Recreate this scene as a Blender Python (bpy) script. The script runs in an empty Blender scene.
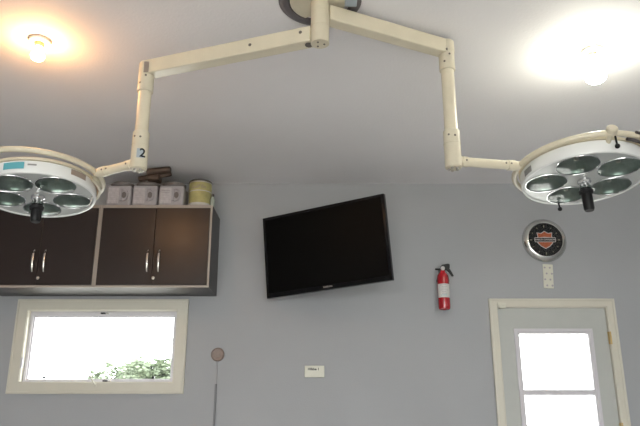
import bpy, bmesh, math, random
from mathutils import Vector, Matrix
random.seed(4)
S = bpy.context.scene
COL = S.collection
PI = math.pi
R = math.radians

# ---------------------------------------------------------------- camera, world, exposure
CAM_Z = 1.22
PITCH = R(17.1)
FOC = 650.0
cam_d = bpy.data.cameras.new('camera')
cam_d.sensor_width = 36.0
cam_d.lens = FOC / 640 * 36
cam = bpy.data.objects.new('camera', cam_d)
cam.location = (0, 0, CAM_Z)
cam.rotation_euler = (PI / 2 + PITCH, 0, 0)
COL.objects.link(cam)
S.camera = cam

S.view_settings.view_transform = 'Standard'
S.view_settings.look = 'None'
S.view_settings.gamma = 1
S.view_settings.use_curve_mapping = False
S.view_settings.exposure = 0.24

SKY = 9.0
WARM = (1.0, 0.50, 0.18)
COOL = (1.0, 1.0, 0.86)
BULB_WARM, BULB_COOL = 170.0, 70.0
w = bpy.data.worlds.new('sky'); S.world = w; w.use_nodes = True
w.node_tree.nodes['Background'].inputs[0].default_value = (0.96, 0.985, 0.97, 1)
w.node_tree.nodes['Background'].inputs[1].default_value = SKY

WY = 5.2            # room face of the front wall
HC = CAM_Z + 1.862  # ceiling height
XL, XR, YB = -3.7, 3.7, -3.2
TH = 0.16

def portal(name, loc, rot, sx, sy):
    l = bpy.data.lights.new(name, 'AREA'); l.shape = 'RECTANGLE'; l.size = sx; l.size_y = sy
    l.cycles.is_portal = True
    o = bpy.data.objects.new(name, l); o.location = loc; o.rotation_euler = rot; COL.objects.link(o)

portal('garage_door_daylight', (0, YB - TH - .02, 1.2), (PI / 2, 0, 0), 4.8, 2.3)

# ---------------------------------------------------------------- pixel -> place helpers
def ray(u, v):
    a = (u - 320) / FOC; b = (213 - v) / FOC
    return Vector((a, math.cos(PITCH) - b * math.sin(PITCH), math.sin(PITCH) + b * math.cos(PITCH)))
def at(u, v, Y):
    r = ray(u, v); t = Y / r.y
    return Vector((r.x * t, Y, CAM_Z + r.z * t))
def atz(u, v, z):
    r = ray(u, v); t = (z - CAM_Z) / r.z
    return Vector((r.x * t, r.y * t, z))

# ---------------------------------------------------------------- materials
def mat(name, col, rough=.5, metal=0.0, emit=None, estr=0.0, coat=0.0, noise=0.0, nscale=8.0, bump=0.0, bscale=60.0, spec=.5):
    m = bpy.data.materials.new(name); m.use_nodes = True
    nt = m.node_tree; b = nt.nodes['Principled BSDF']
    b.inputs['Base Color'].default_value = (*col, 1)
    b.inputs['Roughness'].default_value = rough
    b.inputs['Metallic'].default_value = metal
    b.inputs['Specular IOR Level'].default_value = spec
    if coat: b.inputs['Coat Weight'].default_value = coat; b.inputs['Coat Roughness'].default_value = .08
    if emit:
        b.inputs['Emission Color'].default_value = (*emit, 1); b.inputs['Emission Strength'].default_value = estr
    tc = nt.nodes.new('ShaderNodeTexCoord')
    if noise:
        n = nt.nodes.new('ShaderNodeTexNoise'); n.inputs['Scale'].default_value = nscale; n.inputs['Detail'].default_value = 5
        nt.links.new(tc.outputs['Object'], n.inputs['Vector'])
        mr = nt.nodes.new('ShaderNodeMapRange')
        mr.inputs['From Min'].default_value = .3; mr.inputs['From Max'].default_value = .7
        mr.inputs['To Min'].default_value = 1 - noise; mr.inputs['To Max'].default_value = 1 + noise
        nt.links.new(n.outputs['Fac'], mr.inputs['Value'])
        mx = nt.nodes.new('ShaderNodeVectorMath'); mx.operation = 'SCALE'
        mx.inputs[0].default_value = col
        nt.links.new(mr.outputs[0], mx.inputs['Scale'])
        nt.links.new(mx.outputs[0], b.inputs['Base Color'])
    if bump:
        n2 = nt.nodes.new('ShaderNodeTexNoise'); n2.inputs['Scale'].default_value = bscale; n2.inputs['Detail'].default_value = 3
        nt.links.new(tc.outputs['Object'], n2.inputs['Vector'])
        bp = nt.nodes.new('ShaderNodeBump'); bp.inputs['Strength'].default_value = bump; bp.inputs['Distance'].default_value = .01
        nt.links.new(n2.outputs['Fac'], bp.inputs['Height']); nt.links.new(bp.outputs[0], b.inputs['Normal'])
    return m

def glass_mat(name, tint, refl=.08):
    m = bpy.data.materials.new(name); m.use_nodes = True
    nt = m.node_tree; nt.nodes.clear()
    out = nt.nodes.new('ShaderNodeOutputMaterial'); mix = nt.nodes.new('ShaderNodeMixShader')
    t = nt.nodes.new('ShaderNodeBsdfTransparent'); g = nt.nodes.new('ShaderNodeBsdfGlossy')
    t.inputs[0].default_value = (*tint, 1); g.inputs['Roughness'].default_value = .02
    mix.inputs[0].default_value = refl
    nt.links.new(t.outputs[0], mix.inputs[1]); nt.links.new(g.outputs[0], mix.inputs[2]); nt.links.new(mix.outputs[0], out.inputs[0])
    return m

M = dict(
    wall=mat('wall_paint', (.338, .346, .360), .65, noise=.025, nscale=1.7, bump=.12, bscale=90),
    ceil=mat('ceiling_paint', (.78, .76, .77), .75, noise=.02, nscale=1.2, bump=.15, bscale=70),
    floor=mat('concrete', (.64, .625, .61), .6, noise=.12, nscale=3, bump=.2),
    trim=mat('trim_paint', (.58, .555, .475), .4, noise=.02),
    vinyl=mat('white_vinyl', (.58, .56, .59), .35),
    door=mat('door_paint', (.43, .44, .42), .45, noise=.02),
    glass=glass_mat('window_glass', (.96, .97, .97), .05),
    clearglass=glass_mat('clear_glass', (.98, .98, .98), .015),
    cream=mat('cream_enamel', (.64, .575, .435), .32, coat=.3, noise=.05, nscale=9),
    cream2=mat('cream_cast', (.60, .545, .42), .4, noise=.08, nscale=14),
    white=mat('white_enamel', (.74, .745, .73), .3, coat=.3),
    face=mat('lamp_face_paint', (.43, .45, .44), .28, coat=.2, noise=.04, nscale=6),
    chrome=mat('chrome', (.75, .75, .76), .12, 1.0),
    clockchrome=mat('brushed_chrome', (.62, .62, .60), .22, 1.0),
    reflector=mat('reflector_metal', (.30, .34, .32), .3, 1.0, noise=.3, nscale=14),
    lens=glass_mat('lens_glass', (.66, .72, .69), .10),
    black=mat('black_plastic', (.010, .010, .011), .4, spec=.25),
    blackgloss=mat('black_gloss', (.003, .003, .004), .08, spec=.22),
    screen=mat('screen', (.003, .003, .003), .38, spec=.06),
    dark=mat('dark_metal', (.07, .06, .06), .45, .4),
    bolt=mat('bolt_steel', (.18, .16, .14), .4, .8),
    ringdark=mat('ceiling_ring_dark', (.13, .115, .12), .4, .3, noise=.2, nscale=5),
    boxgrey=mat('bluegrey_cover', (.36, .41, .45), .5),
    lam=mat('dark_laminate', (.022, .014, .012), .31, noise=.06, nscale=9, spec=.42),
    lamside=mat('dark_side_panel', (.05, .045, .047), .45, noise=.15, nscale=12),
    edge=mat('beige_edging', (.36, .315, .275), .45, noise=.05),
    nickel=mat('satin_nickel', (.62, .60, .56), .25, 1.0),
    brass=mat('brass', (.50, .36, .16), .3, 1.0),
    red=mat('red_enamel', (.38, .010, .018), .25, coat=.5),
    paper=mat('paper_label', (.62, .60, .58), .6),
    sticker=mat('sticker_blue', (.10, .36, .42), .5),
    stickerw=mat('sticker_white', (.75, .75, .75), .5),
    stickerg=mat('sticker_grey', (.25, .24, .24), .5),
    stickerb=mat('label_brown', (.30, .24, .20), .5),
    plastic_tub=mat('grey_paint_tub', (.36, .34, .36), .5, noise=.06, nscale=20),
    tubpaper=mat('tub_label', (.47, .44, .45), .6, noise=.12, nscale=50),
    tublid=mat('tub_lid', (.13, .115, .11), .35),
    yellow=mat('yellow_tin', (.40, .36, .15), .35, noise=.18, nscale=14),
    tin=mat('tin_metal', (.45, .42, .38), .3, .8),
    tinlid=mat('dark_tin_lid', (.10, .085, .08), .35, .5),
    brown=mat('brown_metal', (.085, .055, .04), .45, .3, noise=.3, nscale=25),
    bottle=mat('pale_green_bottle', (.36, .40, .36), .3),
    offwhite=mat('offwhite_plastic', (.60, .59, .50), .4),
    tan=mat('tan_plastic', (.24, .185, .16), .5, noise=.1, nscale=40),
    cord=mat('grey_cord', (.20, .20, .21), .5),
    cordp=mat('pale_cord', (.34, .34, .35), .5),
    orange=mat('orange_print', (.42, .085, .018), .45),
    printw=mat('printed_pale', (.55, .53, .52), .45),
    dial=mat('clock_dial', (.010, .011, .012), .5, noise=.3, nscale=60, spec=.15),
    tick=mat('clock_tick', (.30, .28, .20), .5),
    porcelain=mat('porcelain', (.62, .58, .50), .25, coat=.3),
    shield=mat('socket_shell', (.42, .36, .25), .3, .3),
    leaf=mat('tree_leaf', (.15, .185, .12), .6, noise=.35, nscale=2),
    bark=mat('bark', (.14, .10, .07), .8),
    gravel=mat('pale_gravel', (.62, .60, .56), .9, noise=.1, nscale=4),
    bulbw=mat('bulb_warm', (.9, .8, .7), .4, emit=WARM, estr=BULB_WARM),
    bulbc=mat('bulb_cool', (.9, .9, .85), .4, emit=COOL, estr=BULB_COOL),
)

# ---------------------------------------------------------------- mesh helpers
def obj(name, bm, m, parent=None, smooth=False, bevel=0.0, kind=None, mats=None):
    bmesh.ops.recalc_face_normals(bm, faces=bm.faces)
    me = bpy.data.meshes.new(name); bm.to_mesh(me); bm.free()
    for x in (mats or [m]): me.materials.append(M[x] if isinstance(x, str) else x)
    o = bpy.data.objects.new(name, me); COL.objects.link(o)
    if parent: o.parent = parent
    if smooth:
        for p in me.polygons: p.use_smooth = True
        me.set_sharp_from_angle(angle=R(38))
    if bevel:
        b = o.modifiers.new('bevel', 'BEVEL'); b.width = bevel; b.segments = 2; b.limit_method = 'ANGLE'
    if kind: o['kind'] = kind
    return o
def thing(name, label, cat, loc=(0, 0, 0), rot=None, group=None):
    o = bpy.data.objects.new(name, None); o.empty_display_size = .1; COL.objects.link(o)
    o.location = loc
    if rot is not None: o.rotation_euler = rot
    o['label'] = label; o['category'] = cat
    if group: o['group'] = group
    return o
def tag(o, label, cat, group=None):
    o['label'] = label; o['category'] = cat
    if group: o['group'] = group
    return o
def struct(o, label=None):
    o['kind'] = 'structure'
    if label: o['label'] = label
    return o
def box(bm, x0, x1, y0, y1, z0, z1, mtx=None):
    r = bmesh.ops.create_cube(bm, size=1)
    for v in r['verts']:
        v.co = Vector(((x0 + x1) / 2 + v.co.x * (x1 - x0), (y0 + y1) / 2 + v.co.y * (y1 - y0), (z0 + z1) / 2 + v.co.z * (z1 - z0)))
        if mtx: v.co = mtx @ v.co
    return bm
def lathe(bm, prof, mtx=None, n=48, a0=0, a1=2 * PI):
    rings = []
    full = abs(a1 - a0 - 2 * PI) < 1e-6
    cnt = n if full else n + 1
    for r, z in prof:
        if r < 1e-6: rings.append([bm.verts.new((0, 0, z))])
        else: rings.append([bm.verts.new((r * math.cos(a0 + (a1 - a0) * i / n), r * math.sin(a0 + (a1 - a0) * i / n), z)) for i in range(cnt)])
    for a, b in zip(rings, rings[1:]):
        for i in range(n):
            j = (i + 1) % cnt
            if len(a) == 1 and len(b) == 1: continue
            if len(a) == 1: bm.faces.new((a[0], b[i], b[j]))
            elif len(b) == 1: bm.faces.new((a[i], a[j], b[0]))
            else: bm.faces.new((a[i], a[j], b[j], b[i]))
    if mtx:
        for rg in rings:
            for v in rg: v.co = mtx @ v.co
    return bm
def frame_to(d):
    d = Vector(d).normalized()
    return d.to_track_quat('Z', 'Y').to_matrix().to_4x4()
def cyl(bm, p, q, r, r2=None, n=32, bev=.002):
    p = Vector(p); q = Vector(q); L = (q - p).length
    r2 = r if r2 is None else r2
    b = min(bev, r * .3, L * .3)
    return lathe(bm, [(0, 0), (r - b, 0), (r, b), (r2, L - b), (r2 - b, L), (0, L)], Matrix.Translation(p) @ frame_to(q - p), n)
def tube(bm, pts, r, n=12, closed=False):
    pts = [Vector(p) for p in pts]; rings = []
    up = Vector((0, 0, 1)); N = len(pts)
    for i, p in enumerate(pts):
        a = pts[(i - 1) % N] if (closed or i > 0) else p
        b = pts[(i + 1) % N] if (closed or i < N - 1) else p
        d = (b - a).normalized()
        u = up if abs(d.dot(up)) < .95 else Vector((0, 1, 0))
        s = d.cross(u).normalized(); t = s.cross(d)
        rr = r[i] if isinstance(r, (list, tuple)) else r
        rings.append([bm.verts.new(p + rr * (math.cos(2 * PI * k / n) * s + math.sin(2 * PI * k / n) * t)) for k in range(n)])
    for i in range(N if closed else N - 1):
        a, b = rings[i], rings[(i + 1) % N]
        for k in range(n): bm.faces.new((a[k], a[(k + 1) % n], b[(k + 1) % n], b[k]))
    if not closed:
        bm.faces.new(rings[0]); bm.faces.new(rings[-1])
    return bm
def prism(bm, pts, d, mtx=None):
    """outline in x,z extruded along y by d"""
    a = [bm.verts.new((x, 0, z)) for x, z in pts]; b = [bm.verts.new((x, d, z)) for x, z in pts]
    bm.faces.new(a); bm.faces.new(b)
    for i in range(len(pts)):
        j = (i + 1) % len(pts); bm.faces.new((a[i], a[j], b[j], b[i]))
    if mtx:
        for v in a + b: v.co = mtx @ v.co
    return bm
def frame_ring(bm, X0, X1, Z0, Z1, w_, y0, y1, wb=None, wt=None):
    wb = w_ if wb is None else wb; wt = w_ if wt is None else wt
    o = [(X0, Z0), (X1, Z0), (X1, Z1), (X0, Z1)]; i_ = [(X0 + w_, Z0 + wb), (X1 - w_, Z0 + wb), (X1 - w_, Z1 - wt), (X0 + w_, Z1 - wt)]
    V = {}
    for y in (y0, y1):
        V[y] = ([bm.verts.new((x, y, z)) for x, z in o], [bm.verts.new((x, y, z)) for x, z in i_])
    for k in range(4):
        j = (k + 1) % 4
        for y in (y0, y1):
            A, B = V[y]; bm.faces.new((A[k], A[j], B[j], B[k]))
        for s in (0, 1): bm.faces.new((V[y0][s][k], V[y0][s][j], V[y1][s][j], V[y1][s][k]))
    return bm
def text(name, body, size, m, mtx, parent=None, depth=.0008, bold=0.0):
    cu = bpy.data.curves.new(name, 'FONT'); cu.body = body; cu.size = size; cu.extrude = depth
    cu.offset = bold; cu.align_x = 'CENTER'; cu.align_y = 'CENTER'; cu.resolution_u = 3
    t = bpy.data.objects.new(name, cu); COL.objects.link(t)
    bpy.context.view_layer.update()
    me = bpy.data.meshes.new_from_object(t.evaluated_get(bpy.context.evaluated_depsgraph_get()))
    bpy.data.objects.remove(t)
    me.materials.clear(); me.materials.append(M[m])
    o = bpy.data.objects.new(name, me); COL.objects.link(o)
    me.transform(mtx)
    if parent: o.parent = parent
    return o
FRONT = Matrix.Rotation(PI / 2, 4, 'X')      # text facing -Y

# ---------------------------------------------------------------- room shell
def rect_from(tl, tr, br, bl, Y):
    a, b, c, d = (at(*p, Y) for p in (tl, tr, br, bl))
    return (a.x + d.x) / 2, (b.x + c.x) / 2, (c.z + d.z) / 2, (a.z + b.z) / 2
WX0, WX1, WZ0, WZ1 = rect_from((20, 299), (190, 300), (183, 394), (6, 394), WY)     # window casing outside
CW = .085
HX0, HX1, HZ0, HZ1 = WX0 + CW - .01, WX1 - CW + .01, WZ0 + CW - .01, WZ1 - CW + .01     # hole
DT = at(490, 299, WY).z
DX0 = (at(488.3, 299, WY).x + at(497, 425, WY).x) / 2
DX1 = (at(612.5, 299, WY).x + at(630, 425, WY).x) / 2
DC = .062
GX0, GX1, GZ1 = DX0 + DC - .008, DX1 - DC + .008, DT - DC + .008                        # door hole

bm = bmesh.new()
y0, y1 = WY, WY + TH
box(bm, XL - TH, HX0, y0, y1, 0, HC)
box(bm, HX0, HX1, y0, y1, 0, HZ0); box(bm, HX0, HX1, y0, y1, HZ1, HC)
box(bm, HX1, GX0, y0, y1, 0, HC)
box(bm, GX0, GX1, y0, y1, GZ1, HC)
box(bm, GX1, XR + TH, y0, y1, 0, HC)
struct(obj('wall_front', bm, 'wall'))
struct(obj('wall_left', box(bmesh.new(), XL - TH, XL, YB, WY, 0, HC), 'wall'))
struct(obj('wall_right', box(bmesh.new(), XR, XR + TH, YB, WY, 0, HC), 'wall'))
bm = bmesh.new()
box(bm, XL - TH, -2.4, YB - TH, YB, 0, HC); box(bm, 2.4, XR + TH, YB - TH, YB, 0, HC); box(bm, -2.4, 2.4, YB - TH, YB, 2.35, HC)
struct(obj('wall_back', bm, 'wall'))
struct(obj('floor', box(bmesh.new(), XL - TH, XR + TH, YB - TH, WY + TH, -.1, 0), 'floor'))
struct(obj('ceiling', box(bmesh.new(), XL - TH, XR + TH, YB - TH, WY + TH, HC, HC + .12), 'ceil'))
g = obj('ground', box(bmesh.new(), -60, 60, -40, 80, -.4, -.12), 'gravel'); struct(g, 'pale open ground outside the building')

# ---------------------------------------------------------------- window
win = thing('window_1', 'wide low awning window in cream casing under the dark wall cabinets', 'window', ((WX0 + WX1) / 2, WY, WZ0)); del win['category']; struct(win)
O = Vector(win.location)
def rel(bm, o=None):
    o = o or O
    bmesh.ops.translate(bm, verts=bm.verts, vec=-Vector(o)); return bm
bm = frame_ring(bmesh.new(), WX0, WX1, WZ0, WZ1, CW, WY - .018, WY)
frame_ring(bm, WX0, WX1, WZ0, WZ1, .018, WY - .026, WY - .017)
obj('casing', rel(bm), 'trim', win, bevel=.004)
bm = frame_ring(bmesh.new(), HX0, HX1, HZ0, HZ1, .016, WY - .012, WY + TH)
obj('jamb', rel(bm), 'trim', win, bevel=.002)
sx0, sx1, sz0, sz1 = HX0 + .016, HX1 - .016, HZ0 + .016, HZ1 - .016
bm = frame_ring(bmesh.new(), sx0, sx1, sz0, sz1, .024, WY + .035, WY + .085, wb=.014, wt=.034)
frame_ring(bm, sx0 + .024, sx1 - .024, sz0 + .014, sz1 - .034, .010, WY + .05, WY + .078)
sash = obj('sash', rel(bm), 'vinyl', win, bevel=.003)
bm = box(bmesh.new(), sx0 + .030, sx1 - .030, WY + .062, WY + .066, sz0 + .02, sz1 - .04)
obj('glass', rel(bm), 'glass', win)
# crank operator, latches
p = at(96, 386, WY)
bm = bmesh.new()
cyl(bm, (p.x, WY - .004, p.z + .004), (p.x, WY - .03, p.z + .004), .013)
tube(bm, [(p.x, WY - .028, p.z + .004), (p.x - .012, WY - .036, p.z + .03), (p.x - .03, WY - .034, p.z + .055), (p.x - .036, WY - .034, p.z + .075)], .006)
cyl(bm, (p.x - .036, WY - .03, p.z + .07), (p.x - .04, WY - .055, p.z + .072), .009)
box(bm, p.x - .06, p.x + .05, WY - .02, WY + .03, p.z - .012, p.z + .008)
obj('crank_handle', rel(bm), 'trim', win, smooth=True)
for u, v, wd in ((105, 313.5, .03), (107, 381, .03)):
    p = at(u, v, WY + .03)
    obj('sash_lock', rel(box(bmesh.new(), p.x - wd, p.x + wd * .2, WY + .012, WY + .05, p.z - .006, p.z + .006)), 'black', win, bevel=.002)
    obj('keeper', rel(box(bmesh.new(), p.x + wd * .25, p.x + wd, WY + .016, WY + .05, p.z - .005, p.z + .005)), 'nickel', win, bevel=.002)
for u, v in ((44.5, 377.5), (153.5, 377.5)):
    p = at(u, v, WY + .05)
    obj('bumper', rel(box(bmesh.new(), p.x - .009, p.x + .009, WY + .03, WY + .06, p.z - .009, p.z + .01)), 'black', win, bevel=.002)
p = at(22.5, 363, WY)
obj('hinge_clip', rel(box(bmesh.new(), p.x - .008, p.x + .008, WY - .022, WY - .002, p.z - .04, p.z + .04)), 'vinyl', win, bevel=.002)
portal('window_daylight', ((HX0 + HX1) / 2, WY + TH + .02, (HZ0 + HZ1) / 2), (-PI / 2, 0, 0), HX1 - HX0, HZ1 - HZ0)

# ---------------------------------------------------------------- door
door = thing('door_1', 'pale grey entry door with double sash window in cream casing', 'door', ((DX0 + DX1) / 2, WY, 0)); del door['category']; struct(door)
OD = Vector(door.location)
bm = bmesh.new()
pts = [(DX0, 0), (DX0, DT), (DX1, DT), (DX1, 0), (DX1 - DC, 0), (DX1 - DC, DT - DC), (DX0 + DC, DT - DC), (DX0 + DC, 0)]
def casing(bm, X0, X1, Zt, w_, ya, yb):
    P = [(X0, 0), (X0, Zt), (X1, Zt), (X1, 0), (X1 - w_, 0), (X1 - w_, Zt - w_), (X0 + w_, Zt - w_), (X0 + w_, 0)]
    V = [[bm.verts.new((x, y, z)) for x, z in P] for y in (ya, yb)]
    for s in V:
        bm.faces.new((s[0], s[1], s[6], s[7])); bm.faces.new((s[1], s[2], s[5], s[6])); bm.faces.new((s[2], s[3], s[4], s[5]))
    for k in range(8):
        j = (k + 1) % 8; bm.faces.new((V[0][k], V[0][j], V[1][j], V[1][k]))
    return bm
casing(bm, DX0, DX1, DT, DC, WY - .018, WY); casing(bm, DX0, DX1, DT, .02, WY - .026, WY - .017)
obj('casing', rel(bm, OD), 'trim', door, bevel=.004)
bm = casing(bmesh.new(), GX0, GX1, GZ1, .014, WY - .012, WY + TH)
obj('jamb', rel(bm, OD), 'trim', door)
lx0, lx1, lz1 = GX0 + .018, GX1 - .018, GZ1 - .018
# glazing rectangle on the leaf
qx0, qx1, _, qz1 = rect_from((519.5, 334), (587, 334), (598, 426), (526, 426), WY + .02)
qz0 = .80
zm = at(556, 392.5, WY + .02).z
FW = .040
bm = bmesh.new()
ly0, ly1 = WY + .012, WY + .056
ax0, ax1, az0, az1 = qx0 - FW + .01, qx1 + FW - .01, qz0 - FW + .01, qz1 + FW - .01
box(bm, lx0, ax0, ly0, ly1, .01, lz1); box(bm, ax1, lx1, ly0, ly1, .01, lz1)
box(bm, ax0, ax1, ly0, ly1, .01, az0); box(bm, ax0, ax1, ly0, ly1, az1, lz1)
bmesh.ops.remove_doubles(bm, verts=bm.verts, dist=1e-5)
obj('door_leaf', rel(bm, OD), 'door', door)
bm = frame_ring(bmesh.new(), qx0 - FW, qx1 + FW, qz0 - FW, qz1 + FW, FW * .55, WY + .000, WY + .014)
frame_ring(bm, qx0 - FW * .5, qx1 + FW * .5, qz0 - FW * .5, qz1 + FW * .5, FW * .5, WY + .006, WY + .05)
box(bm, qx0, qx1, WY + .008, WY + .045, zm - .021, zm + .021)
box(bm, qx0, qx1, WY + .004, WY + .03, zm + .004, zm + .012)
fr = obj('sash_frame', rel(bm, OD), 'vinyl', door, bevel=.002)
obj('glass', rel(box(bmesh.new(), qx0 + .001, qx1 - .001, WY + .03, WY + .034, zm + .022, qz1 - .001), OD), 'glass', door)
obj('glass', rel(box(bmesh.new(), qx0 + .001, qx1 - .001, WY + .03, WY + .034, qz0 + .001, zm - .022), OD), 'glass', door)
for z in (at(609, 338, WY).z, 1.1, .25):
    bm = bmesh.new()
    xx = DX1 - DC + .002
    cyl(bm, (xx, WY - .012, z - .05), (xx, WY - .012, z + .05), .007)
    box(bm, xx - .02, xx, WY - .008, WY - .003, z - .048, z + .048)
    obj('hinge', rel(bm, OD), 'brass', door, smooth=True)
p = at(501, 305, WY)
bm = box(bmesh.new(), p.x - .035, p.x + .03, WY - .034, WY - .016, p.z - .012, p.z + .012)
box(bm, p.x - .02, p.x + .03, WY - .03, WY + .01, p.z - .03, p.z - .012)
obj('door_sensor', rel(bm, OD), 'offwhite', door, bevel=.003)
bm = bmesh.new()
kx = lx0 + .07
cyl(bm, (kx, WY + .012, .95), (kx, WY + .004, .95), .033); cyl(bm, (kx, WY + .006, .95), (kx, WY - .04, .95), .012)
lathe(bm, [(0, -.028), (.018, -.024), (.027, -.006), (.026, .008), (.014, .02), (0, .022)], Matrix.Translation((kx, WY - .05, .95)) @ Matrix.Rotation(PI / 2, 4, 'X'))
obj('door_knob', rel(bm, OD), 'nickel', door, smooth=True)
obj('threshold', rel(box(bmesh.new(), GX0 + .015, GX1 - .015, WY - .01, WY + TH, 0, .009), OD), 'nickel', door)

# ---------------------------------------------------------------- wall cabinets
CD = .385
CY = WY - CD
ct = at(214, 205.5, CY).z
cb = at(208, 287.5, CY).z
cxr = (at(213.5, 205, CY).x + at(208.5, 287, CY).x) / 2
cxm = (at(101.5, 207, CY).x + at(94, 288, CY).x) / 2
cwid = cxr - cxm
def cabinet(xl, label):
    t = thing('wall_cabinet', label, 'cabinet', (xl, CY, cb), group='dark wall cabinets')
    W = cwid - .002; H = ct - cb; e = .02
    bm = bmesh.new()
    box(bm, 0, e, .002, CD, 0, H); box(bm, W - e, W, .002, CD, 0, H)
    box(bm, e, W - e, .002, CD, 0, e); box(bm, e, W - e, .002, CD, H - e, H); box(bm, e, W - e, CD - .012, CD, e, H - e)
    obj('body', bm, 'lamside', t)
    bm = frame_ring(bmesh.new(), 0, W, 0, H, .015, -.004, .0025, wb=.016, wt=.022)
    obj('edge_trim', bm, 'edge', t)
    box_ = box(bmesh.new(), 0.0, W, .0026, CD - .02, H, H + .004)
    obj('top_panel', box_, 'edge', t)
    mid = W / 2
    for s, (a, b) in ((-1, (.017, mid - .0015)), (1, (mid + .0015, W - .017))):
        d = obj('door', box(bmesh.new(), a, b, -.014, .001, .018, H - .024), 'lam', t, bevel=.0012)
        hx = mid + .004 + s * .043
        z0 = .118; z1 = .285
        bm = bmesh.new()
        P = []
        for i in range(13):
            q = i / 12
            P.append((hx, -.014 - .020 * math.sin(PI * q) ** .6, z0 + (z1 - z0) * q))
        tube(bm, P, [.0045 + .002 * math.sin(PI * i / 12) for i in range(13)], 10)
        for v in bm.verts: v.co.x = hx + (v.co.x - hx) * 1.5
        obj('handle', bm, 'nickel', d, smooth=True)
    bm = bmesh.new(); cyl(bm, (mid + .014, -.012, .068), (mid + .014, -.024, .068), .013); cyl(bm, (mid + .014, -.023, .068), (mid + .014, -.027, .068), .006)
    obj('lock', bm, 'nickel', t, smooth=True)
    return t
cabinet(cxm, 'dark brown double-door wall cabinet on the right, with paint cans standing on it')
cabinet(cxm - cwid, 'dark brown double-door wall cabinet on the left, half behind the surgical lamp head')
TOP = ct + .004

# ---------------------------------------------------------------- cans on the cabinets
def xfloor(u, Y, v=203): return at(u, v, Y).x
def tub(u0, u1, label, dark):
    Yf = CY + .035
    x0, x1 = xfloor(u0, Yf), xfloor(u1, Yf)
    Wd = x1 - x0; H = .205; D = .19
    t = thing('paint_tub', label, 'paint can', ((x0 + x1) / 2, Yf + D / 2, TOP), group='square grey paint tubs on the cabinet')
    h = Wd / 2
    bm = bmesh.new()
    box(bm, -h, h, -D / 2, D / 2, 0, H - .028)
    o = obj('body', bm, 'plastic_tub', t); o.modifiers.new('b', 'BEVEL').width = .018; o.modifiers['b'].segments = 4
    for p_ in o.data.polygons: p_.use_smooth = True
    bm = lathe(bmesh.new(), [(0, H - .0279), (h * .93, H - .0279), (h * .98, H - .02), (h * .98, H), (h * .9, H + .006), (h * .84, H + .002), (0, H + .002)])
    obj('lid', bm, 'tublid', t, smooth=True)
    lb = obj('label', box(bmesh.new(), -h + .014, h * .02, -D / 2 - .0012, -D / 2 + .002, .025, H - .05), 'tubpaper', t)
    for k in range(6):
        z = H - .07 - k * .015
        obj('print_line', box(bmesh.new(), -h + .02, -h * .1, -D / 2 - .0018, -D / 2 - .001, z - (.005 if dark and k < 2 else .002), z), 'stickerg' if (dark and k < 2) else 'plastic_tub', lb)
    # moulded D shaped grip
    P = []
    for i in range(17):
        a = -PI / 2 + PI * i / 16
        P.append((h * .38 + .034 * math.cos(a), -D / 2 - .004, H * .46 + .047 * math.sin(a)))
    P = [(h * .2, -D / 2 - .004, H * .46 - .047)] + P + [(h * .2, -D / 2 - .004, H * .46 + .047)]
    obj('grip', tube(bmesh.new(), P, .0065, 10, closed=True), 'plastic_tub', t, smooth=True)
    obj('grip_recess', lathe(bmesh.new(), [(0, 0), (.018, 0), (.018, .002), (0, .002)], Matrix.Translation((h * .42, -D / 2 - .0, H * .46)) @ Matrix.Rotation(PI / 2, 4, 'X') @ Matrix.Scale(1.4, 4, (0, 1, 0)), 24), 'tublid', t)
    return t
tub(105.5, 130.3, 'square grey paint tub, leftmost of three, nearest the lamp head', False)
tub(131.5, 156.5, 'square grey paint tub, middle of three, under the brown tool', False)
tub(158, 183, 'square grey paint tub with bold dark print, beside the yellow tin', True)

x0, x1 = xfloor(186.5, CY + .07), xfloor(209.5, CY + .07)
rr = (x1 - x0) / 2
t = thing('paint_tin', 'round yellow paint tin with dark lid at the right end of the cabinet top', 'paint can', ((x0 + x1) / 2, CY + .05 + rr, TOP))
H = .228
obj('body', lathe(bmesh.new(), [(0, 0), (rr * .96, 0), (rr, .004), (rr * .985, .01), (rr * .985, H - .012), (rr, H - .006), (rr * .95, H), (0, H)]), 'tin', t, smooth=True)
lb = obj('label', lathe(bmesh.new(), [(rr * .986, .022), (rr * .995, .022), (rr * .995, H - .016), (rr * .986, H - .016)]), 'yellow', t, smooth=True)
obj('label_band', lathe(bmesh.new(), [(rr * .996, .138), (rr * 1.004, .138), (rr * 1.004, .144), (rr * .996, .144)]), 'printw', lb)
obj('label_foot', lathe(bmesh.new(), [(rr * .996, .022), (rr * 1.004, .022), (rr * 1.004, .042), (rr * .996, .042)]), 'printw', lb)
obj('lid', lathe(bmesh.new(), [(rr * .9, H), (rr * 1.03, H - .008), (rr * 1.04, H - .002), (rr * 1.0, H + .006), (rr * .9, H + .006), (rr * .86, H + .002), (0, H + .002)]), 'tinlid', t, smooth=True)
# wording wrapped round the front of the tin
wd = text('label_word', 'Gulf fin', .043, 'stickerb', Matrix.Identity(4), lb, .0005, .0004)
for v in wd.data.vertices:
    x, y, z = v.co; a = -PI / 2 + x / rr
    v.co = ((rr + .001 + z) * math.cos(a), (rr + .001 + z) * math.sin(a), .172 + y)

p = at(215, 203, CY + .12)
t = thing('small_bottle', 'small pale bottle with dark cap at the cabinet corner beside the yellow tin', 'bottle', (cxr - .022, CY + .10, TOP))
obj('body', lathe(bmesh.new(), [(0, 0), (.016, 0), (.018, .004), (.018, .075), (.009, .092), (.008, .1), (0, .1)], n=24), 'bottle', t, smooth=True)
bm = lathe(bmesh.new(), [(0, .1), (.011, .1), (.011, .118), (.006, .124), (0, .124)], n=24)
obj('cap', bm, 'tinlid', t, smooth=True)

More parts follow.
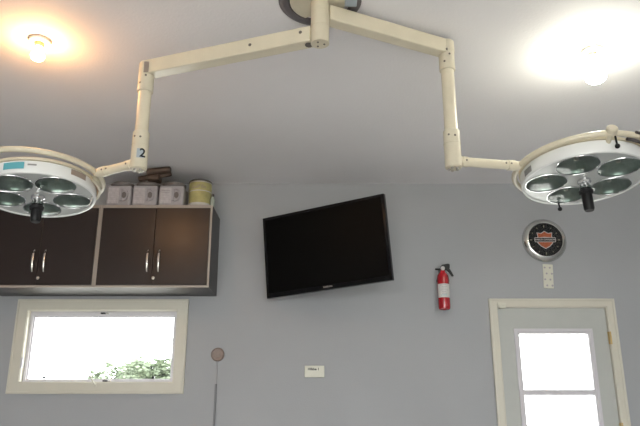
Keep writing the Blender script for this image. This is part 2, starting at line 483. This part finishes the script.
# brown tool lying on the tubs
t = thing('spray_tool', 'dark brown tubular tool lying on top of the square paint tubs', 'tool')
Yt = CY - .02
zt = TOP + .205 + .0065
a = at(148, 175, Yt); b = at(171, 170.5, Yt)
A_, B_ = at(147, 172, Yt), at(170.5, 169.5, Yt)
obj('barrel', cyl(bmesh.new(), A_, B_, .026, .024), 'brown', t, smooth=True)
C_, D_ = at(139, 179, Yt + .07), at(171, 173.5, Yt + .05)
obj('lower_tube', cyl(bmesh.new(), C_, D_, .021), 'brown', t, smooth=True)
xb = at(152, 175, Yt).x
obj('base', box(bmesh.new(), xb - .05, xb + .05, Yt + .01, Yt + .13, zt, A_.z + .01), 'brown', t, bevel=.012)
obj('nozzle', cyl(bmesh.new(), B_ - (B_ - A_).normalized() * .002, B_ + (B_ - A_).normalized() * .003, .018), 'black', t)
# ---------------------------------------------------------------- television
def tv():
    c = Vector((.027, 4.816, CAM_Z + 1.2075)); a, b, g_ = R(3.5), R(-3.0), R(-26.6)
    W = 1.05; H = W * .62
    mt = Matrix.Translation(c) @ Matrix.Rotation(g_, 4, 'Z') @ Matrix.Rotation(a, 4, 'X') @ Matrix.Rotation(b, 4, 'Y')
    t = thing('television', 'flat black television swivelled on its wall arm between cabinets and extinguisher', 'television')
    t.matrix_world = mt
    h, k = W / 2, H / 2
    o = obj('bezel', frame_ring(bmesh.new(), -h, h, -k, k, .026, 0, .04, wb=.040), 'blackgloss', t, bevel=.004)
    obj('screen', box(bmesh.new(), -h + .024, h - .024, .004, .02, -k + .038, k - .024), 'screen', t)
    bm = box(bmesh.new(), -h + .006, h - .006, .036, .055, -k + .006, k - .006)
    box(bm, -h * .75, h * .75, .05, .085, -k * .7, k * .7)
    obj('back_cover', bm, 'black', t, bevel=.006)
    text('logo', 'SAMSUNG', .017, 'tin', Matrix.Translation((0.01, -.0006, -k + .022)) @ FRONT, t, .0006, .0004)
    # swing arm to the wall
    inv = mt.inverted()
    bm = bmesh.new()
    box(bm, -.16, .16, .086, .1, -.16, .16)
    pv = Vector((0, .13, 0)); cyl(bm, pv - Vector((0, 0, .06)), pv + Vector((0, 0, .06)), .02); box(bm, -.025, .025, .098, .13, -.05, .05)
    obj('tilt_bracket', bm, 'dark', t, bevel=.003)
    pw = mt @ pv
    wallp = Vector((.30, WY - .03, pw.z))
    j = Vector((.02 - .12, WY - .13, pw.z))
    bm = bmesh.new()
    for dz in (-.03, .03):
        cyl(bm, pw + Vector((0, 0, dz)), j + Vector((0, 0, dz)), .013); 
        cyl(bm, j + Vector((0, 0, dz)), wallp + Vector((0, 0, dz)), .013)
    cyl(bm, j - Vector((0, 0, .055)), j + Vector((0, 0, .055)), .02)
    bm.transform(inv)
    obj('swing_arm', bm, 'dark', t, smooth=True)
    bm = box(bmesh.new(), wallp.x - .05, wallp.x + .05, WY - .045, WY - .001, wallp.z - .13, wallp.z + .13)
    bm.transform(inv); obj('wall_plate', bm, 'dark', t, bevel=.003)
tv()

# ---------------------------------------------------------------- fire extinguisher
def extinguisher():
    c0 = at(444.5, 310, WY - .07)
    t = thing('fire_extinguisher', 'small red fire extinguisher hung on the wall right of the television', 'fire extinguisher', (at(443.5, 290, WY - .07).x, WY - .07, at(444, 309.5, WY - .07).z))
    r = .0465; H = at(444, 272, WY - .07).z - t.location.z
    obj('cylinder', lathe(bmesh.new(), [(0, .006), (r * .7, .004), (r * .8, 0), (r * .95, .004), (r, .016), (r, H - .05), (r * .93, H - .03), (r * .7, H - .012), (r * .42, H), (r * .4, H + .012), (0, H + .012)], n=40), 'red', t, smooth=True)
    z0, z1 = H * .30, H * .66
    lb = obj('label', lathe(bmesh.new(), [(r + .0002, z0), (r + .001, z0), (r + .001, z1), (r + .0002, z1)], n=30, a0=-PI * .92, a1=-PI * .1), 'paper', t, smooth=True)
    for k in range(7):
        z = z1 - .012 - k * .0135; wd_ = .5 if k % 3 else .75
        obj('print_line', lathe(bmesh.new(), [(r + .001, z), (r + .0018, z), (r + .0018, z + .004), (r + .001, z + .004)], n=20, a0=-PI / 2 - wd_ * .9, a1=-PI / 2 + wd_ * (.5 + .3 * (k % 2))), 'sticker' if k == 6 else 'plastic_tub', lb)
    bm = bmesh.new(); cyl(bm, (0, 0, H + .008), (0, 0, H + .04), .015); cyl(bm, (0, 0, H + .022), (-.058, -.004, H + .022), .008, .007)
    obj('valve', bm, 'black', t, smooth=True)
    bm = bmesh.new(); cyl(bm, (0, -.013, H + .026), (0, -.026, H + .026), .017)
    obj('gauge', bm, 'printw', t, smooth=True)
    bm = bmesh.new()
    prism(bm, [(-.014, H + .036), (-.004, H + .058), (.048, H + .068), (.060, H + .060), (.058, H + .030), (.02, H + .034)], .022, Matrix.Translation((0, -.011, 0)))
    obj('lever', bm, 'black', t, bevel=.002)
    bm = bmesh.new()
    prism(bm, [(.012, H + .034), (.048, H + .04), (.070, H + .004), (.088, H - .034), (.074, H - .036), (.055, H - .006), (.034, H + .014), (.012, H + .012)], .02, Matrix.Translation((0, -.010, 0)))
    obj('carry_handle', bm, 'black', t, bevel=.002)
    bm = box(bmesh.new(), -.02, .02, .05, .069, H * .25, H + .03); box(bm, -.016, .016, .0, .06, H + .012, H + .02)
    lathe(bm, [(r + .001, H * .74), (r + .004, H * .74), (r + .004, H * .8), (r + .001, H * .8)], n=24, a0=0, a1=PI)
    obj('wall_bracket', bm, 'dark', t)
extinguisher()

# ---------------------------------------------------------------- clock
def clock():
    c = at(545.5, 239.5, WY - .04); r = .182
    t = thing('wall_clock', 'round chrome wall clock with orange shield emblem on black dial', 'clock', (c.x, WY, c.z))
    F = Matrix.Rotation(PI / 2, 4, 'X')   # lathe axis -> -Y
    obj('bezel', lathe(bmesh.new(), [(r * .9, .002), (r, .004), (r * 1.0, .012), (r * .965, .026), (r * .90, .038), (r * .83, .046), (r * .79, .047), (r * .765, .043), (r * .76, .026)], F, 72), 'clockchrome', t, smooth=True)
    d = obj('dial', lathe(bmesh.new(), [(0, .02), (r * .78, .02), (r * .78, .028), (0, .028)], F, 64), 'dial', t)
    obj('back_case', lathe(bmesh.new(), [(0, .001), (r * .9, .001), (r * .9, .02), (0, .02)], F, 48), 'black', t)
    for k in range(12):
        a = k * PI / 6; big = k % 3 == 0
        m = Matrix.Translation((r * .63 * math.sin(a), -.0285, r * .63 * math.cos(a))) @ Matrix.Rotation(a, 4, 'Y')
        obj('hour_mark', box(bmesh.new(), -.0035 if big else -.002, .0035 if big else .002, -.001, .001, -.009 if big else -.006, .009 if big else .006, m), 'tick', d)
    s = r * .0122
    shield = [(-20, 12), (-22, 26), (-10, 24), (0, 32), (10, 24), (22, 26), (20, 12), (27, 0), (20, -14), (12, -24), (0, -32), (-12, -24), (-20, -14), (-27, 0)]
    shield = [(x * 1.22, z) for x, z in shield]
    def pl(name, P, k, y, m):
        return obj(name, prism(bmesh.new(), [(x * s * k, z * s * k) for x, z in P], .002, Matrix.Translation((0, y, 0))), m, d)
    pl('emblem_outline', shield, 1.08, -.0302, 'printw'); pl('emblem_shield', shield, .98, -.0315, 'orange')
    bar = [(-38, -9), (-40, 0), (-38, 9), (-20, 9), (0, 11), (20, 9), (38, 9), (40, 0), (38, -9)]
    pl('emblem_bar', bar, 1.0, -.0328, 'printw'); pl('emblem_bar_field', [(-36, -7), (-38, 0), (-36, 7), (36, 7), (38, 0), (36, -7)], 1, -.0338, 'dial')
    text('emblem_word', 'HARLEY-DAVIDSON', .0185, 'printw', Matrix.Translation((0, -.0348, 0)) @ FRONT, d, .0006, .0003)
    obj('clock_glass', lathe(bmesh.new(), [(0, .040), (r * .765, .040), (r * .765, .042), (0, .042)], F, 48), 'clearglass', t)
    c2 = at(548, 276, WY)
    zt_, zb_ = at(548, 264.5, WY).z, at(548, 288.5, WY).z
    hw = .040
    t = thing('wall_card', 'narrow off-white card with grey spots fixed below the wall clock', 'card', (c2.x, WY, (zt_ + zb_) / 2), (0, R(3), 0)); h = (zt_ - zb_) / 2
    obj('backing', box(bmesh.new(), -hw, hw, -.008, -.0005, -h, h), 'offwhite', t, bevel=.002)
    for i in range(2):
        for j in range(4):
            x = (i - .5) * .042 + (.008 if j % 2 else -.006); z = h - .028 - j * .049
            obj('spot', lathe(bmesh.new(), [(0, .008), (.008, .008), (.008, .0095), (0, .0095)], Matrix.Translation((x, 0, z)) @ F, 16), 'plastic_tub', t)
clock()

# ---------------------------------------------------------------- thermostat, round sensor and cord
c = at(314.5, 371.5, WY - .02)
t = thing('thermostat', 'small off-white control box with dark wording on the wall below the television', 'control box', (c.x, WY, c.z))
obj('housing', box(bmesh.new(), -.077, .077, -.028, -.0005, -.044, .044), 'offwhite', t, bevel=.004)
obj('front_panel', box(bmesh.new(), -.062, .045, -.031, -.027, -.030, .034), 'offwhite', t, bevel=.001)
text('wording', 'Hilkhe 1', .026, 'black', Matrix.Translation((-.008, -.0315, .017)) @ FRONT, t, .0005, .0009)

c = at(217.5, 354.5, WY - .015)
t = thing('round_sensor', 'small round tan disc on the wall right of the window', 'sensor', (c.x, WY, c.z))
F = Matrix.Rotation(PI / 2, 4, 'X')
obj('disc', lathe(bmesh.new(), [(0, .001), (.05, .001), (.053, .006), (.050, .02), (.043, .026), (.036, .022), (.0, .022)], F), 'tan', t, smooth=True)
obj('centre_button', lathe(bmesh.new(), [(0, .02), (.020, .02), (.019, .029), (0, .031)], F, 32), 'tan', t, smooth=True)
c3 = at(215.8, 384, WY)
t = thing('hanging_cord', 'thin grey cord running down the wall under the round tan disc', 'cord', (c.x, WY, 0))
bm = tube(bmesh.new(), [(0, -.006, c.z - .052), (.0, -.005, c.z - .15), (-.003, -.005, c3.z)], .004)
obj('upper_cord', bm, 'cordp', t, smooth=True)
bm = tube(bmesh.new(), [(-.003, -.009, c3.z), (-.004, -.009, 1.0), (-.004, -.009, .02)], .0085)
obj('cord_sleeve', bm, 'cord', t, smooth=True)

# ---------------------------------------------------------------- ceiling bulbs
def ceiling_light(x, y, m, br, bl, label):
    t = thing('ceiling_light', label, 'light', (x, y, HC), group='bare bulb ceiling lights')
    obj('socket_base', lathe(bmesh.new(), [(0, -.001), (.056, -.001), (.058, -.006), (.054, -.016), (.043, -.022), (.036, -.024), (.034, -.018), (0, -.018)]), 'porcelain', t, smooth=True)
    obj('socket_shell', lathe(bmesh.new(), [(0, -.018), (.022, -.018), (.024, -.032), (.02, -.042), (0, -.042)], n=32), 'shield', t, smooth=True)
    P = [(0, 0), (.45, .02), (.5, .15), (.72, .38), (.95, .58), (1, .72), (.9, .86), (.62, .96), (.3, .995), (0, 1)]
    obj('bulb', lathe(bmesh.new(), [(br * a, -.040 - (bl - .040) * b) for a, b in P], n=32), m, t, smooth=True)
pL = atz(40, 40, HC); pR = atz(592, 50, HC)
ceiling_light(pL.x, pL.y, 'bulbw', .034, .118, 'lit warm orange bare bulb on the ceiling at the left')
ceiling_light(pR.x, pR.y, 'bulbc', .056, .195, 'lit cool white bare bulb on the ceiling at the right')

# ---------------------------------------------------------------- surgical light
ROOT = Vector((0, atz(320, 1, HC).y, HC))
sl = thing('surgical_light', 'cream two-armed surgical light with two round lamp heads hung from the ceiling', 'surgical light', ROOT)
IR = Matrix.Translation(-ROOT)
def sp(name, bm, m, parent=None, **k):
    if parent is None: bm.transform(IR); parent = sl
    return obj(name, bm, m, parent, **k)
bx_, by_ = ROOT.x, ROOT.y
sp('ceiling_ring', lathe(bmesh.new(), [(.144, -.001), (.196, -.001), (.196, -.005), (.186, -.016), (.165, -.020), (.146, -.016), (.144, -.001)], Matrix.Translation(ROOT), 64), 'ringdark', smooth=True)
bm = bmesh.new()
P = []
for i in range(72):
    a = 2 * PI * i / 72; r = .142 if (i % 18) not in (3, 4, 5) else .122
    P.append((r * math.cos(a), r * math.sin(a)))
va = [bm.verts.new((x, y, -.002)) for x, y in P]; vb = [bm.verts.new((x, y, -.012)) for x, y in P]
bm.faces.new(va); bm.faces.new(vb)
for i in range(72): bm.faces.new((va[i], va[(i + 1) % 72], vb[(i + 1) % 72], vb[i]))
obj('mounting_plate', bm, 'cream2', sl, bevel=.003)
p = atz(351, 4, HC - .05)
sp('junction_box', box(bmesh.new(), p.x - .028, p.x + .028, p.y - .04, p.y + .03, HC - .045, HC - .0125), 'boxgrey', bevel=.003)
zpost = at(320, 44, by_).z
bm = bmesh.new()
cyl(bm, (bx_, by_, HC - .002), (bx_, by_, zpost), .043)
lathe(bm, [(.0432, 0), (.045, .002), (.045, .01), (.0432, .012)], Matrix.Translation((bx_, by_, zpost + .085)))
col = sp('column', bm, 'cream', smooth=True)
for a in (0, 2.1, 4.2):
    bm = bmesh.new(); cyl(bm, Vector((bx_ + .02 * math.cos(a), by_ + .02 * math.sin(a), zpost)), Vector((bx_ + .02 * math.cos(a), by_ + .02 * math.sin(a), zpost - .004)), .005, n=12)
    sp('end_screw', bm, 'bolt')

def beam(name, p, q, hh, ww, holes):
    """box-section arm from p to q with softened edges"""
    p = Vector(p); q = Vector(q); d = (q - p).normalized(); s = d.cross(Vector((0, 0, 1))).normalized(); u = s.cross(d)
    mt = Matrix((s, d, u)).transposed().to_4x4(); mt.translation = p
    L = (q - p).length
    a = sp(name, box(bmesh.new(), -ww / 2, ww / 2, 0, L, -hh / 2, hh / 2, mt), 'cream', bevel=.006)
    side = 1 if s.y < 0 else -1
    for (f, z) in holes:
        h = mt @ Vector((side * ww / 2, L * f, z)); n_ = mt.to_3x3() @ Vector((side, 0, 0))
        bm = bmesh.new(); cyl(bm, h - n_ * .001, h + n_ * .003, .008, n=16); bm.transform(IR)
        obj('bolt', bm, 'bolt', a)
        a_ = bpy.data.objects
    return a
zL = at(320, 35, by_).z
zR = at(320, 13, by_).z
eL = atz(147, 70, zL); eR = atz(446, 49, zR)
dL = (eL - Vector((bx_, by_, zL))).normalized(); dR = (eR - Vector((bx_, by_, zR))).normalized()
beam('arm', Vector((bx_, by_, zL)) + dL * .038, eL + dL * .02, .078, .070, [(.05, .012), (.33, .0), (.965, -.006)])
beam('arm', Vector((bx_, by_, zR)) + dR * .038, eR + dR * .03, .080, .066, [(.965, .012), (.93, -.024)])
# bracket behind the left arm at the column
bm = bmesh.new(); q = Vector((bx_, by_, zL)) + dL * .055; cyl(bm, q + Vector((0, -.0, -.045)), q + Vector((0, 0, .0)), .018); sp('arm_stop', bm, 'bolt')

def drop(e, zbot, lab):
    bm = bmesh.new()
    cyl(bm, (e.x, e.y, zbot + .12), (e.x, e.y, e.z - .02), .033)
    t_ = sp('drop_tube', bm, 'cream', smooth=True)
    bm = bmesh.new()
    cyl(bm, (e.x, e.y, e.z - .13), (e.x, e.y, e.z + (.034 if lab else .04)), .040, bev=.004)
    sp('upper_collar', bm, 'cream2', smooth=True)
    bm = bmesh.new()
    cyl(bm, (e.x, e.y, zbot), (e.x, e.y, zbot + .20), .041, bev=.006)
    lathe(bm, [(.0412, 0), (.0425, .001), (.0425, .004), (.0412, .005)], Matrix.Translation((e.x, e.y, zbot + .125)))
    c_ = sp('lower_collar', bm, 'cream2', smooth=True)
    for (dx, zz, rad) in ((.2, zbot + .16, .041), (-.55, zbot + .165, .041), (.2, e.z - .05, .040), (-.5, e.z - .09, .040)):
        h = Vector((e.x + rad * math.sin(dx), e.y - rad * math.cos(dx), zz)); n_ = Vector((math.sin(dx), -math.cos(dx), 0))
        bm = bmesh.new(); cyl(bm, h - n_ * .002, h + n_ * .0025, .0055, n=14); sp('bolt', bm, 'bolt')
    for k in range(5):
        bm = bmesh.new()
        a = k * 2 * PI / 5 + .4; cyl(bm, (e.x + .022 * math.cos(a), e.y + .022 * math.sin(a), zbot + .002), (e.x + .022 * math.cos(a), e.y + .022 * math.sin(a), zbot - .008), .007, n=12)
        sp('end_screw', bm, 'tin')
    return c_
zbL = at(139, 170, eL.y).z; zbR = at(453.5, 168.5, eR.y).z
lowL = drop(eL, zbL, True); drop(eR, zbR, False)
# round sticker with the number 2
rad = .0415; an = .35
def wrap_sticker(e, zc_, an, hw, hh, m, name, parent, mtx=None):
    bm = lathe(bmesh.new(), [(rad + .0004, zc_ - hh), (rad + .0014, zc_ - hh), (rad + .0014, zc_ + hh), (rad + .0004, zc_ + hh)], Matrix.Translation((e.x, e.y, 0)), 12, -PI / 2 + an - hw / rad, -PI / 2 + an + hw / rad)
    bm.transform(IR); return obj(name, bm, m, parent)
z2 = at(143, 156, eL.y).z
wrap_sticker(eL, z2, an, .017, .024, 'boxgrey', 'number_sticker', lowL)
tx = text('number', '2', .062, 'black', Matrix.Translation(Vector((eL.x, eL.y, z2))) @ Matrix.Rotation(an + .25, 4, 'Z') @ Matrix.Translation((0, -rad - .0015, 0)) @ FRONT, None, .001, .0012)
tx.data.transform(IR); tx.parent = lowL

def lamp_head(C_, rx, ry, RR, a0, stub_p, stub_ring, ring_R, ring_rot, ring_c, left, piv):
    mt = Matrix.Translation(C_) @ Matrix.Rotation(ry, 4, 'Y') @ Matrix.Rotation(rx, 4, 'X')
    loc = IR @ mt
    k = RR / .3
    hd = obj('lamp_head', lathe(bmesh.new(), [(RR - .014, .010), (RR - .012, 0), (RR - .003, .002), (RR, .008), (RR, .062), (RR - .006, .066), (RR - .02, .066)], n=96), 'white', sl, smooth=True)
    hd.matrix_local = loc
    obj('dome', lathe(bmesh.new(), [(RR - .018, .064), (RR + .004, .068), (RR + .006, .078), (RR - .004, .086), (RR - .03, .09), (RR * .8, .10), (RR * .4, .118), (.05, .122), (0, .122)], n=96), 'cream', hd, smooth=True)
    # face plate with five round openings
    bm = bmesh.new()
    def loop(cx, cy, r, n):
        vs = [bm.verts.new((cx + r * math.cos(2 * PI * i / n), cy + r * math.sin(2 * PI * i / n), .008)) for i in range(n)]
        return [bm.edges.new((vs[i], vs[(i + 1) % n])) for i in range(n)]
    E_ = loop(0, 0, RR - .013, 96); hr = .101 * k; hc = .180 * k
    cs = [(hc * math.cos(R(a0 + 72 * i)), hc * math.sin(R(a0 + 72 * i))) for i in range(5)]
    for cx, cy in cs: E_ += loop(cx, cy, hr, 48)
    bmesh.ops.triangle_fill(bm, use_beauty=True, use_dissolve=False, edges=E_)
    # lip thickness
    bm.normal_update()
    fp = obj('face_plate', bm, 'face', hd)
    so = fp.modifiers.new('s', 'SOLIDIFY'); so.thickness = .002; so.offset = 0
    for cx, cy in cs:
        T = Matrix.Translation((cx, cy, 0))
        prof = [(hr, .006)] + [(hr * math.cos(i / 9 * PI / 2), .009 + .050 * math.sin(i / 9 * PI / 2)) for i in range(0, 10)]
        prof[-1] = (0, .059)
        b_ = obj('reflector', lathe(bmesh.new(), prof, T, 48), 'reflector', hd, smooth=True)
        bm = lathe(bmesh.new(), [(0, .057), (.010, .054), (.012, .040), (.010, .034), (0, .032)], T, 24)
        obj('lamp_capsule', bm, 'tin', hd, smooth=True)
        obj('lens', lathe(bmesh.new(), [(hr - .001, .006), (hr * .8, .001), (hr * .4, -.003), (0, -.004)], T, 48), 'lens', hd, smooth=True)
        obj('lens_rim', lathe(bmesh.new(), [(hr - .003, .005), (hr - .002, .003), (hr + .0005, .003), (hr + .002, .006)], T, 48), 'chrome', hd, smooth=True)
    hz = -.128 if left else -.155
    hn = obj('handle', lathe(bmesh.new(), [(0, .004), (.034, .004), (.034, -.008), (.026, -.014), (.026, -.03), (.03, -.034), (.03, -.046), (.022, -.05), (.021, -.06), (.0, -.06)], n=40), 'chrome', hd, smooth=True)
    obj('grip', lathe(bmesh.new(), [(0, -.052), (.032, -.052), (.036, -.058), (.034, -.070), (.027, -.076), (.0255, hz), (.021, hz - .009), (0, hz - .009)], n=32), 'black', hn, smooth=True)
    # stickers on the rim band, wrapped to its curve
    def band(a1, a2, z0, z1, m, nm='sticker'):
        return obj(nm, lathe(bmesh.new(), [(RR + .0004, z0), (RR + .0014, z0), (RR + .0014, z1), (RR + .0004, z1)], None, 16, R(a1), R(a2)), m, hd)
    if left:
        b_ = band(-101, -81, .02, .055, 'sticker')
        band(-107.5, -101.3, .018, .055, 'stickerw'); band(-112.5, -108, .012, .03, 'stickerb')
        band(-78, -70, .038, .046, 'stickerg', 'name_plate'); band(-37, -18, .03, .06, 'stickerb', 'name_plate')
    else:
        band(-175, -162, .012, .044, 'stickerg', 'name_plate')
    # yoke ring
    mr = Matrix.Translation(ring_c) @ Matrix.Rotation(ring_rot[1], 4, 'Y') @ Matrix.Rotation(ring_rot[0], 4, 'X')
    pts = [Vector((ring_R * math.cos(2 * PI * i / 96), ring_R * math.sin(2 * PI * i / 96), 0)) for i in range(96)]
    yk = obj('yoke_ring', tube(bmesh.new(), pts, .0145, 14, closed=True), 'cream', sl, smooth=True)
    yk.matrix_local = IR @ mr
    # pivots between ring and head, on the axis square to the cross tube
    q_ = None; rp = mr @ Vector((ring_R * math.cos(stub_ring), ring_R * math.sin(stub_ring), 0))
    for pa in (piv, piv + PI):
        q0 = mr @ Vector((ring_R * math.cos(pa), ring_R * math.sin(pa), 0))
        q1 = mt @ (Vector(((RR - .012) * math.cos(pa), (RR - .012) * math.sin(pa), .05)))
        n_ = (q0 - q1); n_.normalize()
        bm = bmesh.new(); cyl(bm, q1, q0 + n_ * .03, .012)
        cyl(bm, q0 + n_ * .004, q0 + n_ * .034, .026, bev=.005); sp('pivot_knob', bm, 'cream2', smooth=True)
    # cross tube
    bm = bmesh.new(); d = (rp - stub_p).normalized()
    cyl(bm, stub_p, rp, .0235)
    lathe(bm, [(.0237, 0), (.027, .002), (.027, .04), (.0237, .042)], Matrix.Translation(rp - d * .07) @ frame_to(d))
    lathe(bm, [(.0237, 0), (.0265, .002), (.0265, .03), (.0237, .032)], Matrix.Translation(stub_p + d * .045) @ frame_to(d))
    ct_ = sp('cross_tube', bm, 'cream', smooth=True)
    side = d.cross(Vector((0, 0, 1))).normalized()
    if side.y > 0: side = -side
    for f in (.06, (rp - stub_p).length - .06, (rp - stub_p).length - .09):
        h = stub_p + d * f + side * .025; bm = bmesh.new(); cyl(bm, h, h + side * .004, .005, n=12); bm.transform(IR); obj('bolt', bm, 'bolt', ct_)
    return mt, mr, hd

# left head
sL = Vector((eL.x, eL.y, at(139, 163, eL.y).z))
cLz = at(38, 190, 3.14)
mtL, mrL, hL = lamp_head(at(38, 197, 3.14), R(-5.5), R(-4), .281, 105, sL, R(-8), .318, (R(-5), R(-1)), at(38, 178, 3.14), True, R(-128))
sR = Vector((eR.x, eR.y, at(455, 161, eR.y).z))
mtR, mrR, hR = lamp_head(at(584, 181, 3.10), R(-6.5), R(-.5), .305, 25, sR, R(-173), .335, (R(-6.5), R(-2.5)), at(582, 167, 3.10), False, R(-88))
# cast bracket along the far right of the left yoke ring
bm = lathe(bmesh.new(), [(.300, -.045), (.314, -.045), (.314, .012), (.300, .012)], mrL, 20, R(-12), R(48))
sp('yoke_bracket', bm, 'cream2', bevel=.003)
# cables leaving the right yoke ring
def along(a0_, a1_, rad_, dz0, dz1):
    return [mrR @ Vector((rad_ * math.cos(R(a)), rad_ * math.sin(R(a)), dz0 + (dz1 - dz0) * (a - a0_) / (a1_ - a0_))) for a in range(a0_, a1_, 4)]
sp('cable', tube(bmesh.new(), along(-68, 40, .3535, .004, .0), .007, 10), 'dark', smooth=True)
sp('cable', tube(bmesh.new(), along(-74, 30, .327, -.022, -.035), .008, 10), 'dark', smooth=True)
def ball(u, v, Y, r, up):
    p = at(u, v, Y); bm = bmesh.new(); bmesh.ops.create_uvsphere(bm, u_segments=16, v_segments=10, radius=r, matrix=Matrix.Translation(p))
    cyl(bm, p, p + Vector((-.004, 0, up)), r * .4, n=10); sp('lock_knob', bm, 'black', smooth=True)
pk = mtR @ Vector((.305 * math.cos(R(-80)), .305 * math.sin(R(-80)), .05))
ball(617.5, 146, pk.y - .055, .012, .05)
pk = mtR @ Vector((.29 * math.cos(R(112)), .29 * math.sin(R(112)), .006))
ball(560, 209, pk.y, .012, .035)
# little pull wire under the left head
pw_ = mtL @ Vector((.262, .04, .004))
sp('pull_wire', tube(bmesh.new(), [pw_, pw_ + Vector((-.004, 0, -.03)), pw_ + Vector((-.012, 0, -.055))], .003, 8), 'tin', smooth=True)
# end slot of the left arm
es = eL - dL * .0 + Vector((0, 0, 0))
pe = at(146.5, 66.5, eL.y - .045)
sp('end_slot', box(bmesh.new(), pe.x - .013, pe.x + .012, pe.y - .001, pe.y + .03, pe.z - .03, pe.z + .028), 'stickerb')

# ---------------------------------------------------------------- tree beyond the window
def tree(x, y, zc_, rx, ry, rz, n, label, seed):
    rnd = random.Random(seed)
    t = thing('tree', label, 'tree', (x, y, -.12))
    bm = bmesh.new()
    lumps = [(rnd.uniform(-.75, .75) * rx, rnd.uniform(-.6, .6) * ry, rnd.uniform(-.5, .55) * rz) for _ in range(16)]
    for i in range(n):
        lx, ly, lz = rnd.choice(lumps)
        d = Vector((rnd.gauss(0, 1), rnd.gauss(0, 1), rnd.gauss(0, 1))).normalized() * rnd.uniform(.5, 1.05) * .40
        c_ = Vector((lx + d.x * rx, ly + d.y * ry, lz + d.z * rz + zc_ + .12))
        s = rnd.uniform(.05, .10)
        q = Matrix.Rotation(rnd.uniform(0, 6.28), 3, 'Z') @ Matrix.Rotation(rnd.uniform(0, 3.14), 3, 'X')
        vs = [bm.verts.new(c_ + q @ Vector(v)) for v in ((-s, 0, 0), (0, -s * .5, s * .1), (s, 0, 0), (0, s * .5, s * .1))]
        bm.faces.new(vs)
    me = bpy.data.meshes.new('foliage'); bm.to_mesh(me); bm.free(); me.materials.append(M['leaf'])
    o = bpy.data.objects.new('foliage', me); COL.objects.link(o); o.parent = t
    bm = bmesh.new(); tube(bm, [(0, 0, 0), (.05, 0, zc_ * .5), (0, 0, zc_ + rz * .3)], [.14, .11, .05])
    for lx, ly, lz in lumps: tube(bm, [(0, 0, zc_ - .2 * rz), (lx * .5, ly * .5, zc_ + lz * .5), (lx, ly, zc_ + lz + .1)], [.05, .035, .015], 6)
    obj('trunk', bm, 'bark', t, smooth=True)
c = at(152, 384, 16)
tree(c.x, 16, c.z - .02, .78, .9, .74, 4300, 'pale green bushy tree seen through the window at right', 3)
c = at(120, 384, 19)
tree(c.x, 19, c.z - .02, .55, .5, .66, 1900, 'low pale green tree seen through the window left of the taller one', 8)
c = at(95, 384, 15)
tree(c.x, 15, c.z - .06, .14, .2, .45, 230, 'small sparse sapling seen through the window behind the crank handle', 5)
